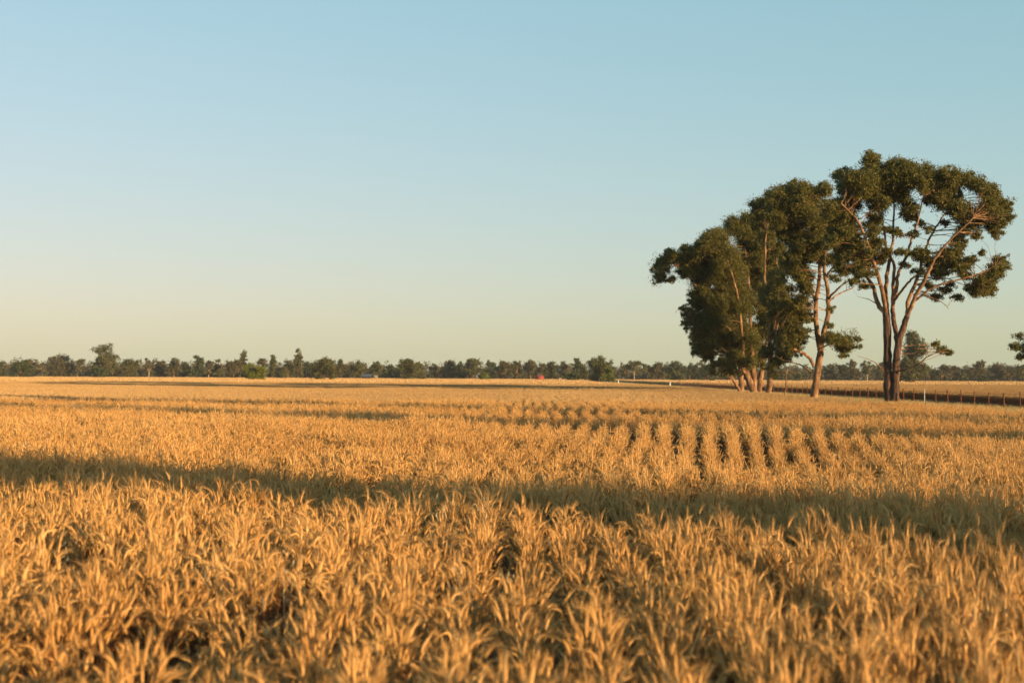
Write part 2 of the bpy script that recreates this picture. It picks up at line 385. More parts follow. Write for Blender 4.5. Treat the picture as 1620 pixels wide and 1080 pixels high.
def wheat():
    tufts = [wheat_tuft(100 + i) for i in range(12)]
    D1 = np.arange(2.6, 62, 0.31); Ur = np.arange(-130, 130)
    Ug, Dg = np.meshgrid(Ur, D1); Ug = Ug.ravel().astype(float); Dg = Dg.ravel() + rng.uniform(-.14, .14, Ug.size)
    X = row_x(Ug, Dg) + rng.normal(0, .014, Ug.size) + .10 * (vnoise(Ug * 3.17 + 500, Dg * .9, 21) - .5)
    lim = .37 * Dg + 5.5
    k = (np.abs(X) < lim) & (X < wheat_x(Dg))
    X, Y, Ug = X[k], Dg[k], Ug[k]
    n = len(X)
    nz = vnoise(X * .55 + 40, Y * .32 + 9, 3); n2 = vnoise(X * 1.6 + 11, Y * .9, 4)
    hz = .97 + .20 * (nz - .5) + rng.normal(0, .05, n)
    hz = hz + .05 * _ss(-1.5, 1.5, X) * (1 - _ss(13, 17, Y))
    thin = (n2 < .20) & (rng.random(n) < .75)
    gap = np.exp(-(((X - (4.3 + .2 * (Y - 21))) / 3.2) ** 2 + ((Y - 23) / 4.5) ** 2))      # thinner drill strip near the headland
    hz = np.where(thin, hz * .76, hz) * (1 - .06 * gap)
    wx = np.where(thin, .8, 1.0) * (1 - .27 * gap) * (1 - .14 * _ss(26, 40, Y)) * (1 - .12 * _ss(-1, 4, X)) * (1 - .16 * _ss(-1.5, 1.5, X) * (1 - _ss(13, 17, Y))) * (.92 + .28 * vnoise(X * .9, Y * .5, 8))
    left = .6 * _ss(3, -4, X) * (1 - _ss(40, 60, Y))                                              # the left is more lodged and less clearly in rows
    wx = wx * (1 + .25 * left)
    tl = np.stack([rng.normal(0, .05 + .10 * left, n), rng.normal(0, .05 + .10 * left, n)], 1)
    scatter('wheat_crop', tufts, np.stack([X, Y, np.zeros(n)], 1), rng.choice([0, math.pi], n) - .01 + rng.normal(0, .14, n) + left * rng.normal(0, .8, n),
            np.stack([wx, rng.uniform(.95, 1.15, n), hz], 1), np.clip(.5 + rng.normal(0, .16, n) + .5 * (nz - .5) + .5 * (vnoise(X * .22 + 7, Y * .13 + 3, 31) - .5), 0, 1), tilt=tl,
            label='ripe golden bearded wheat standing in drill rows across the near field', cat='wheat crop')
    # farther off: strips of four rows
    tiles = [wheat_tile(200 + i, 4, ROW * 4, 1.24, 260) for i in range(8)]
    Ug, Dg = np.meshgrid(np.arange(-372, 372, 4) + 1.5, np.arange(62.3, 225, 1.18)); Ug, Dg = Ug.ravel(), Dg.ravel()
    X = row_x(Ug, Dg); st = (row_x(Ug + 2, Dg) - row_x(Ug - 2, Dg)) / (4 * ROW); k = (np.abs(X) < .37 * Dg + 8) & (X < wheat_x(Dg) - .5)
    X, Y, st = X[k], Dg[k], st[k]
    Ug, Dg = np.meshgrid(np.arange(30, 130, ROW * 4), np.arange(92, 260, 1.18)); Ug, Dg = Ug.ravel() + .01 * Dg.ravel(), Dg.ravel()
    k2 = (Ug > crop_edge(Dg) + .7) & (Ug < .37 * Dg + 5)
    X2, Y2 = Ug[k2], Dg[k2]
    far = [wheat_far_tile(300 + i, 6.8, 6.2, 2200) for i in range(5)]
    def put(name, vs, X, Y, lab, s=1.0, tone=.32):
        n = len(X); nz = vnoise(X * .12 + 50, Y * .08, 5)
        scatter(name, vs, np.stack([X, Y, np.zeros(n)], 1), rng.choice([0, math.pi], n) - .01, np.stack([np.ones(n) * s, np.ones(n), .97 + .16 * (nz - .5) + rng.normal(0, .025, n)], 1),
                np.clip(tone + .3 * (nz - .5) + rng.normal(0, .06, n), 0, 1), label=lab, cat='wheat crop')
    put('wheat_crop', tiles, X, Y, 'ripe golden wheat rows in the middle of the near field beside the fence', st)
    put('wheat_crop', tiles, X2, Y2, 'golden wheat in the neighbouring paddock just behind the wire fence')
    Ug, Dg = np.meshgrid(np.arange(-300, 300, 6.5), np.arange(226, 700, 6.0)); Ug, Dg = Ug.ravel() + .01 * Dg.ravel(), Dg.ravel()
    k = (np.abs(Ug) < .38 * Dg + 8) & (Ug < wheat_x(Dg) - 3.2)
    put('wheat_crop', far, Ug[k], Dg[k], 'pale gold far end of the near field below the tree line', 1.0, .12)
    k = (Ug > crop_edge(Dg) + 3.3) & (Ug < .38 * Dg + 8) & (Dg > 258)
    put('wheat_crop', far, Ug[k], Dg[k], 'pale gold far end of the neighbouring paddock below the tree line', 1.0, .12)
wheat()

def grasses():
    dry = [grass_tuft(400 + i, 44, .34, .14, M['dry'], .008) for i in range(5)]
    grn = [grass_tuft(420 + i, 50, .30, .13, M['green'], .010) for i in range(5)]
    oat = [grass_tuft(440 + i, 9, .93, .07, M['oat'], .004, .9) for i in range(5)]
    # dry strip at the foot of the fence
    n = 30000; Y = 45 + 420 * rng.random(n) ** 1.7; X = wheat_x(Y) - .1 + rng.random(n) * (fence_x(Y) + .9 - wheat_x(Y))
    k = X < .37 * Y + 2; X, Y = X[k], Y[k]; n = len(X)
    scatter('dry_grass', dry, np.stack([X, Y, np.zeros(n)], 1), rng.uniform(0, 6.28, n), np.stack([rng.uniform(.8, 1.5, n)] * 2 + [rng.uniform(.5, 1.15, n)], 1), rng.random(n),
            label='dry straw coloured grass between the wheat and the wire fence', cat='grass')
    n = 16000; Y = 60 + 420 * rng.random(n) ** 1.6; e = crop_edge(Y); X = fence_x(Y) + .5 + (e - fence_x(Y) - .3) * rng.random(n)
    k = X < .37 * Y + 3; X, Y = X[k], Y[k]; n = len(X)
    z = np.where((X - .01 * Y > 28.6) & (X - .01 * Y < 33), -.24, -.03)
    scatter('green_grass', grn, np.stack([X, Y, z], 1), rng.uniform(0, 6.28, n), np.stack([rng.uniform(.9, 1.9, n)] * 2 + [rng.uniform(.5, 1.3, n)], 1), rng.random(n) ** 1.5,
            label='green grass in the shaded lane between the fence and the far paddock', cat='grass')
    # pale wild oats poking out of the crop
    P = []
    for cx, cy, sx, sy, m in ((-9, 52, 6, 5, 200), (-4, 34, 4, 3, 110), (-16, 64, 7, 4, 420), (-30, 95, 12, 8, 420), (-12, 44, 5, 4, 200), (-22, 74, 5, 4, 220), (9, 34, 4, 2.5, 80), (-5.5, 19.5, 1.6, 1.0, 26), (4, 40, 5, 5, 60), (12, 46, 5, 5, 60), (0, 20, 4, 6, 26), (0, 90, 25, 20, 160), (-1.2, 8, 1, 1.2, 9)):
        P.append(np.stack([rng.normal(cx, sx, m), rng.normal(cy, sy, m)], 1))
    P = np.concatenate(P); P = P[(P[:, 1] > 6) & (P[:, 0] < wheat_x(P[:, 1]))]; n = len(P)
    scatter('wild_oats', oat, np.stack([P[:, 0], P[:, 1], np.zeros(n)], 1), rng.uniform(0, 6.28, n), np.stack([np.ones(n)] * 2 + [rng.uniform(.75, 1.1, n)], 1), rng.random(n),
            label='pale wild oat weeds sticking up above the wheat', cat='weeds')
grasses()

# ------------------------------------------------------------------ trees
def leaves(mb, C, rad, n, L, W, rg, hang=.8, shell=.55, mi=0, core=.30):
    """n leaves in twig clusters through an ellipsoid"""
    rad = np.asarray(rad, float)
    nc = max(3, int(n / 22))
    dv = rg.normal(0, 1, (nc, 3)); dv /= np.linalg.norm(dv, axis=1)[:, None]
    cc = C + dv * rad * (rg.random(nc) ** (shell))[:, None] * rg.uniform(.82, 1.12, nc)[:, None]
    idx = rg.integers(0, nc, n)
    sc_ = max(rad.mean() * core, L * .8)
    c = cc[idx] + rg.normal(0, 1, (n, 3)) * sc_ * np.array([.5, .5, .42])
    a = rg.normal(0, .75, (n, 3)); a[:, 2] -= hang; a /= np.linalg.norm(a, axis=1)[:, None]
    b = np.cross(a, rg.normal(0, 1, (n, 3))); b /= np.linalg.norm(b, axis=1)[:, None] + 1e-9
    l = (L * rg.uniform(.6, 1.35, n))[:, None]; w = (W * rg.uniform(.7, 1.3, n))[:, None]
    V = np.stack([c, c + a * l * .45 + b * w * .5, c + a * l, c + a * l * .45 - b * w * .5], 1).reshape(-1, 3)
    mb.add(V, np.arange(4 * n).reshape(n, 4), mi)
    return cc

def big_tree(name, d0, base_px, trunks, limbs, clumps, label, spread, bark, bark2, seed, dens=1.0, cat='tree', group=None, fill=999):
    """traced trunks/limbs [(px, py, depth offset, radius px)...], crown clumps (px, py, r px)"""
    rg = np.random.default_rng(seed)
    ppm = FPX / d0
    g = ground_at(base_px, d0)
    root = empty(name, g, label=label, cat=cat, group=group)
    def wp(px, py, off): return at(px, py, d0 + off) - g
    nodes_ = []
    for pl in trunks:
        P = [wp(a, b, c) for a, b, c, r in pl]; rr = [r / ppm for *_, r in pl]
        if pl is trunks[0] or pl[0][1] > 618:
            P.insert(0, P[0] * np.array([1, 1, 0]) + np.array([0, 0, -.25]) ); rr.insert(0, rr[0] * 1.35)
        P, rr = smooth_path(P, rr, 5, .02, rg)
        rr = rr * (1 + rg.normal(0, .05, len(rr)))
        mb = MB(); tube(mb, P, rr, 12); mb.build('trunk', bark2, root, True)
        nodes_.append((None, P, rr))
    lm = []
    for pl in limbs:
        P, rr = smooth_path([wp(a, b, c) for a, b, c, r in pl], [r / ppm for *_, r in pl], 5, .025, rg)
        mb = MB(); tube(mb, P, rr, 8); lm.append(mb); nodes_.append((len(lm) - 1, P, rr))
    crown = MB(); twigs = MB()
    extra = []
    for i, (x1, y1, r1) in enumerate(clumps):
        for x2, y2, r2 in clumps[i + 1:]:
            dd = math.hypot(x1 - x2, y1 - y2)
            if .55 * (r1 + r2) < dd < .98 * (r1 + r2) and min(r1, r2) > 9: extra.append(((x1 + x2) / 2, (y1 + y2) / 2, (r1 + r2) * .36))
    clumps = clumps + [e for e in extra if fill == 999 or not (1388 < e[0] < 1492 and 322 < e[1] < 402)]
    allP = np.concatenate([P for _, P, _ in nodes_]); allO = np.concatenate([np.full(len(P), k) for k, (_, P, _) in enumerate(nodes_)]); allR = np.concatenate([r for _, _, r in nodes_])
    for (px, py, r) in clumps:
        for rep in range(2 if r < 9 else 3):
            off = rg.uniform(-1, 1) * spread * (1 if rep else .5)
            rm = r / ppm * rg.uniform(.85, 1.05) * (1 if not rep else .9)
            C = wp(px + rg.normal(0, r * .2), py + rg.normal(0, r * .15), off)
            n = int(dens * 1500 * max(rm, .45) ** 2.0); cc = []
            ns = 4 + int(6 * rm); small = r < 13
            for q in range(ns):
                dq = rg.normal(0, 1, 3); dq /= np.linalg.norm(dq)
                rs = rm * rg.uniform(.24, .50) * (.8 if small else 1)
                cc.append(leaves(crown, C + dq * (rm - rs * .5) * rg.uniform(.25, 1.08) * (np.array([1.7, 1.7, .8]) if small else np.array([1, 1, .82])), (rs * 1.1, rs * 1.1, rs * 1.0), int(n * (.8 if small else 1.15) / ns * rg.uniform(.35, 1.5) * 1.3), .155, .058, rg, hang=.75, core=.42))
            leaves(crown, C, (rm, rm, rm * .84), int(n * (.1 if small else .30)), .17, .062, rg, hang=.75, core=.5)
            cc = np.concatenate(cc)
            # a branch from the nearest lower limb point out to the clump, then twigs
            dv = C - allP; dist = np.linalg.norm(dv, axis=1) + np.clip(.1 - dv[:, 2], 0, 1) * .8
            q = int(np.argmin(dist)); own = nodes_[allO[q]][0]
            tgt = lm[own] if own is not None else twigs
            mid = allP[q] * .5 + C * .5 + np.array([0, 0, .03 * dist[q]]) + rg.normal(0, .05 * dist[q], 3)
            r0 = min(.014 + .009 * dist[q], allR[q] * .6)
            P, rr = smooth_path([allP[q], mid, C], [r0, r0 * .6, r0 * .3], 5, .03, rg); tube(tgt, P, rr, 5)
            for c2 in cc[rg.permutation(len(cc))[:(4 if small else 8)]]:
                s0 = P[rg.integers(4, len(P))]
                tube(tgt, [s0, (s0 + c2) / 2 + rg.normal(0, .08, 3), c2], [r0 * .32, r0 * .2, .004], 3, cap=False)
    for mb in lm: mb.build('limb', bark, root, True)
    if twigs.v: twigs.build('twigs', bark, root, True)
    crown.build('crown', M['gum'], root)
    return root

# the tall tree at the right of the grove
big_tree('gum_tree', 101, 1411,
    [[(1406, 634, 0, 7.5), (1405, 600, 0, 6.6), (1404, 562, .1, 6.2), (1403, 516, .1, 6), (1402, 495, .2, 5.6)],
     [(1416, 635, -.3, 6.6), (1417, 605, -.3, 6), (1418, 573, -.3, 5.8), (1421, 542, -.4, 5.4), (1428, 522, -.5, 4.8), (1435, 500, -.6, 4.4)],
     [(1420, 545, -.3, 4), (1417, 525, .2, 4), (1413, 504, .6, 3.6), (1412, 488, .9, 3.4)]],
    [[(1402, 497, .2, 4.2), (1389, 481, .6, 3.6), (1381, 453, 1.2, 3), (1365, 430, 1.8, 2.3), (1347, 407, 2.2, 1.6), (1335, 392, 2.5, 1)],
     [(1402, 496, .2, 3.8), (1395, 458, -.5, 3.3), (1386, 425, -1, 2.8), (1372, 385, -1.6, 2.2), (1357, 350, -2, 1.6), (1332, 322, -2.4, 1)],
     [(1403, 494, .2, 4), (1401, 465, .2, 3.4), (1403, 437, .3, 3), (1408, 405, .5, 2.5), (1412, 385, .8, 2), (1414, 340, 1.1, 1.5), (1414, 290, 1.2, .8)],
     [(1412, 488, .9, 3), (1413, 450, 1.2, 2.8), (1414, 420, 1.3, 2.4), (1402, 390, 1.6, 1.8), (1396, 350, 1.8, 1.3), (1385, 290, 2, .8)],
     [(1412, 486, .9, 3.2), (1418, 460, .4, 2.9), (1420, 435, 0, 2.6), (1432, 410, -.4, 2.2), (1443, 378, -.8, 1.8), (1452, 350, -1.2, 1.3), (1462, 310, -1.4, .8)],
     [(1413, 478, .6, 2.4), (1425, 462, -.4, 2), (1437, 447, -1, 1.8), (1450, 435, -1.4, 1.5), (1468, 425, -1.8, 1)],
     [(1435, 500, -.6, 3.4), (1438, 473, 0, 3), (1452, 437, .5, 2.7), (1458, 415, .8, 2.3), (1470, 380, 1.3, 1.8), (1490, 345, 1.8, 1.4), (1515, 315, 2.2, .8)],
     [(1435, 500, -.6, 3.6), (1446, 474, -1.2, 3.2), (1462, 444, -1.8, 2.9), (1470, 428, -2, 2.5), (1482, 405, -2.3, 2), (1503, 380, -2.6, 1.5), (1540, 345, -3, .9)],
     [(1444, 478, -1.1, 2), (1457, 468, -1.4, 1.8), (1481, 452, -1.8, 1.6), (1515, 443, -2.2, 1.3), (1550, 432, -2.4, 1), (1575, 420, -2.6, .6)],
     [(1419, 592, -.4, 1.7), (1428, 584, -1, 1.4), (1451, 577, -2.2, 1.1), (1466, 565, -3, .8), (1486, 556, -3.6, .5)],
     [(1398, 587, 0, 1), (1390, 578, -.6, .8), (1378, 570, -1, .6), (1357, 563, -1.4, .3)],
     [(1460, 466, -1.5, 1.2), (1490, 478, -2, .7), (1500, 488, -2.2, .4)],
     [(1391, 484, .5, .9), (1376, 474, .8, .6), (1356, 469, 1, .3)]],
    [(1380, 252, 18), (1425, 258, 23), (1335, 279, 20), (1372, 285, 30), (1415, 288, 34), (1458, 280, 28), (1500, 281, 24), (1538, 286, 22), (1566, 305, 22), (1583, 325, 18),
     (1592, 345, 12), (1577, 364, 15), (1532, 345, 24), (1500, 318, 26), (1562, 340, 22), (1342, 320, 26), (1312, 328, 20), (1352, 300, 22), (1390, 325, 22), (1405, 362, 11),
     (1440, 330, 18), (1476, 310, 20), (1340, 362, 20), (1326, 345, 18), (1462, 405, 17), (1500, 405, 20), (1520, 420, 16), (1480, 430, 14), (1582, 424, 15), (1562, 440, 16), (1545, 456, 15),
     (1568, 462, 11), (1584, 408, 10), (1530, 436, 9), (1484, 468, 10), (1508, 448, 8), (1347, 388, 20), (1362, 410, 17), (1332, 420, 14), (1374, 430, 12), (1350, 446, 9), (1402, 400, 13),
     (1320, 372, 16), (1380, 360, 16), (1380, 395, 12), (1425, 400, 10), (1494, 352, 7), (1458, 350, 7), (1490, 553, 9), (1480, 543, 5), (1499, 558, 5), (1520, 370, 12), (1545, 372, 10), (1556, 400, 6), (1335, 400, 17), (1355, 430, 13), (1385, 382, 13), (1396, 412, 10), (1368, 450, 8), (1345, 365, 17), (1312, 385, 13), (1475, 415, 14), (1450, 402, 11), (1495, 430, 11), (1512, 400, 13), (1570, 427, 13), (1552, 442, 12), (1532, 452, 9), (1376, 408, 12), (1450, 430, 9), (1430, 418, 8), (1470, 450, 8), (1495, 456, 9), (1512, 470, 8), (1420, 370, 9), (1446, 368, 8), (1472, 362, 8), (1515, 388, 11), (1440, 345, 9), (1535, 412, 9)],
    'tallest gum tree, twin dark trunks and broad open crown beside the wire fence', 2.6, M['bark'], M['bark_dark'], 11, 1.0, fill=335)

# the single tree left of it, with the bent pale trunk
big_tree('gum_tree', 116, 1288,
    [[(1287, 630, 0, 6.6), (1291, 605, 0, 5.6), (1294, 580, 0, 5.4), (1298, 556, .1, 5.2), (1297, 545, .1, 5)]],
    [[(1297, 548, .1, 4.6), (1292, 522, .4, 4), (1291, 482, .8, 3.6), (1295, 450, 1, 3.2), (1297, 420, 1.2, 2.6), (1290, 370, 1.4, 1.8), (1280, 315, 1.5, .9)],
     [(1298, 548, .1, 4.6), (1305, 520, -.4, 4), (1310, 492, -.7, 3.5), (1308, 452, -1, 3), (1304, 424, -1.1, 2.5), (1308, 380, -1.2, 1.8), (1318, 345, -1.3, 1)],
     [(1287, 577, 0, 2.8), (1276, 562, -.7, 2.5), (1258, 553, -1.3, 2.2), (1240, 545, -1.6, 1.6), (1228, 532, -1.8, .9)],
     [(1291, 490, .7, 2.6), (1287, 465, 1.6, 2.2), (1272, 425, 2.2, 1.9), (1262, 408, 2.5, 1.5), (1240, 380, 2.8, .8)],
     [(1309, 475, -.8, 2), (1318, 464, -1.6, 1.7), (1334, 450, -2.2, 1.3), (1350, 440, -2.6, .8)],
     [(1309, 480, -.8, 1.6), (1325, 466, -.2, 1.2), (1350, 455, .4, .8)],
     [(1306, 440, -1, 1.8), (1316, 425, -1.8, 1.4), (1330, 412, -2.4, .8)],
     [(1284, 590, 0, 1.3), (1268, 578, .6, 1.1), (1240, 570, 1.2, .8), (1225, 562, 1.6, .5)],
     [(1299, 550, .2, 1.4), (1312, 545, 1.2, 1.2), (1330, 542, 1.9, .7)],
     [(1295, 552, .1, 1), (1302, 549, -.5, .7), (1312, 546, -.8, .3)]],
    [(1255, 298, 22), (1235, 310, 20), (1282, 303, 24), (1306, 300, 16), (1260, 335, 26), (1294, 340, 24), (1230, 345, 18), (1290, 380, 24), (1318, 372, 18), (1264, 378, 24), (1298, 410, 18),
     (1324, 408, 16), (1248, 420, 22), (1270, 440, 18), (1262, 478, 18), (1252, 508, 20), (1278, 500, 10), (1262, 535, 14), (1238, 540, 16), (1333, 540, 20), (1316, 534, 16), (1348, 548, 9),
     (1330, 560, 8), (1312, 515, 8), (1240, 370, 16), (1318, 440, 10), (1215, 335, 14), (1230, 455, 18), (1312, 490, 7), (1270, 405, 20), (1320, 338, 16), (1274, 460, 14), (1240, 482, 18), (1244, 530, 16), (1274, 522, 9), (1226, 500, 16), (1256, 555, 12), (1345, 395, 14), (1335, 430, 10)],
    'lone gum with a single bent pale orange trunk left of the tallest tree', 2.8, M['bark'], M['bark'], 12, 1.0)

# the close grove further left: five trees standing together
big_tree('gum_tree', 142, 1193,
    [[(1194, 623, 0, 6.5), (1189, 612, 0, 6), (1183, 597, .2, 5.2), (1177, 580, .4, 4.6)], [(1193, 622, .3, 5), (1193, 600, .5, 4.4), (1191, 580, .7, 4), (1190, 562, .8, 3.6)]],
    [[(1177, 580, .4, 3.8), (1172, 555, .4, 3.2), (1160, 530, .2, 2.8), (1140, 505, 0, 2.3), (1118, 480, -.4, 1.7), (1095, 445, -.8, 1.2), (1065, 415, -1, .7)],
     [(1177, 582, .4, 3.2), (1175, 550, -.6, 2.8), (1172, 510, -1.2, 2.3), (1165, 460, -1.8, 1.8), (1150, 410, -2.2, 1.1)],
     [(1190, 562, .8, 3.2), (1188, 530, 1.2, 2.8), (1186, 480, 1.5, 2.2), (1184, 440, 1.7, 1.7), (1178, 390, 1.9, 1)],
     [(1180, 592, .3, 2.2), (1170, 578, -.5, 2), (1160, 565, -1, 1.7), (1140, 550, -1.6, 1.1), (1122, 545, -2, .6)],
     [(1130, 495, -.2, 1.4), (1110, 495, -.8, 1.1), (1088, 498, -1.2, .6)]],
    [(1050, 415, 18), (1046, 438, 14), (1068, 404, 16), (1086, 402, 16), (1064, 440, 9), (1100, 420, 22), (1082, 430, 16), (1110, 388, 19), (1132, 375, 20), (1150, 402, 26), (1122, 430, 26), (1158, 440, 28),
     (1102, 465, 19), (1086, 490, 12), (1086, 510, 10), (1110, 500, 22), (1106, 536, 16), (1140, 480, 28), (1178, 480, 26), (1140, 530, 24), (1120, 562, 13), (1160, 565, 16), (1132, 580, 9), (1178, 530, 24), (1095, 525, 10), (1125, 510, 20), (1150, 587, 10), (1168, 588, 8), (1120, 545, 18), (1102, 558, 10), (1180, 570, 14)],
    'spreading gum with crossing leaning trunks at the left end of the grove', 2.6, M['bark'], M['bark'], 13, 1.05)
big_tree('gum_tree', 146, 1203,
    [[(1201, 622, 0, 4.6), (1203, 600, 0, 4.2), (1206, 580, .2, 3.8), (1205, 560, .3, 3.4)]],
    [[(1205, 562, .3, 3), (1202, 530, .8, 2.7), (1204, 490, 1.2, 2.2), (1200, 440, 1.6, 1.7), (1192, 380, 1.8, 1)],
     [(1205, 570, .3, 2.4), (1213, 540, -.5, 2.1), (1218, 500, -1, 1.7), (1222, 450, -1.4, 1.2), (1225, 400, -1.6, .7)]],
    [(1162, 362, 22), (1186, 347, 17), (1202, 368, 24), (1190, 402, 28), (1200, 440, 28), (1222, 420, 20), (1215, 480, 24), (1220, 520, 22), (1200, 520, 22), (1172, 420, 22), (1200, 560, 15), (1188, 565, 12), (1215, 385, 18), (1190, 588, 8), (1205, 575, 10), (1180, 545, 18)],
    'gum with an upright white-based stem in the middle of the grove', 2.4, M['bark'], M['bark'], 14, 1.05)
big_tree('gum_tree', 132, 1216,
    [[(1215, 627, 0, 5.2), (1217, 610, 0, 4.8), (1218, 590, .1, 4.5), (1219, 560, .1, 4.1)]],
    [[(1219, 562, .1, 3.6), (1217, 530, -.5, 3.1), (1218, 490, -1, 2.5), (1210, 440, -1.4, 1.9), (1212, 370, -1.6, 1)],
     [(1219, 560, .1, 3), (1228, 530, .8, 2.6), (1234, 490, 1.3, 2), (1232, 440, 1.6, 1.4), (1225, 380, 1.8, .8)],
     [(1221, 600, 0, 1.3), (1232, 590, -.5, 1.1), (1244, 590, -.8, .8), (1262, 588, -1, .4)]],
    [(1198, 322, 17), (1216, 315, 15), (1205, 345, 18), (1225, 345, 18), (1212, 375, 18), (1232, 395, 18), (1226, 440, 22), (1234, 475, 22), (1212, 470, 16), (1228, 515, 22), (1236, 548, 16), (1212, 555, 14), (1220, 580, 9), (1232, 573, 13), (1246, 560, 13), (1228, 593, 7), (1242, 500, 18), (1244, 525, 16)],
    'gum with one straight orange trunk at the right end of the grove', 2.2, M['bark'], M['bark'], 15, 1.05)
big_tree('gum_tree', 156, 1172,
    [[(1173, 614, 0, 4.6), (1172, 598, 0, 4.2), (1171, 580, .2, 3.8)]],
    [[(1171, 582, .2, 3), (1160, 550, .6, 2.4), (1150, 510, .8, 1.8), (1140, 460, 1, 1)], [(1172, 582, .2, 2.6), (1176, 550, 0, 2.2), (1172, 500, -.4, 1.6), (1168, 450, -.6, .9)]],
    [(1150, 540, 22), (1140, 500, 22), (1165, 500, 24), (1150, 460, 22), (1170, 560, 16), (1148, 570, 12), (1172, 455, 18)],
    'short pale trunked gum behind the leaning trunks of the grove', 2.4, M['bark'], M['bark'], 16, .8)
big_tree('gum_tree', 150, 1170,
    [[(1171, 620, 0, 2.6), (1163, 606, 0, 2.3), (1156, 594, -.2, 2)]],
    [[(1156, 595, -.2, 1.7), (1152, 580, -.5, 1.3), (1145, 565, -.8, .8)], [(1160, 602, -.1, 1.2), (1150, 592, -.4, .9), (1140, 580, -.6, .5)]],
    [(1150, 575, 12), (1138, 572, 11), (1160, 580, 8), (1130, 590, 7), (1148, 592, 5)],
    'small leaning gum with a red brown stem at the foot of the grove', 1.4, M['bark'], M['bark'], 17, .8)

def sapling():
    d0 = 118; g = ground_at(1241, d0)
    root = empty('dead_sapling', g, label='thin bare brown stem beside the fence left of the bent trunk', cat='sapling')
    P, r = smooth_path([at(1241, 632, d0) - g, at(1243, 610, d0 + .1) - g, at(1246, 582, d0 + .2) - g], [.075, .06, .03], 4, .02)
    P[0, 2] = -.1; mb = MB(); tube(mb, P, r, 7); mb.build('trunk', M['bark'], root, True)
    mb = MB()
    for a, b in ((4, (1252, 588)), (6, (1238, 574)), (7, (1250, 572))):
        tube(mb, [P[a], (P[a] + at(*b, d0 + .4) - g) / 2 + rng.normal(0, .05, 3), at(*b, d0 + .4) - g], [.02, .014, .005], 4)
    mb.build('branches', M['bark'], root, True)
sapling()

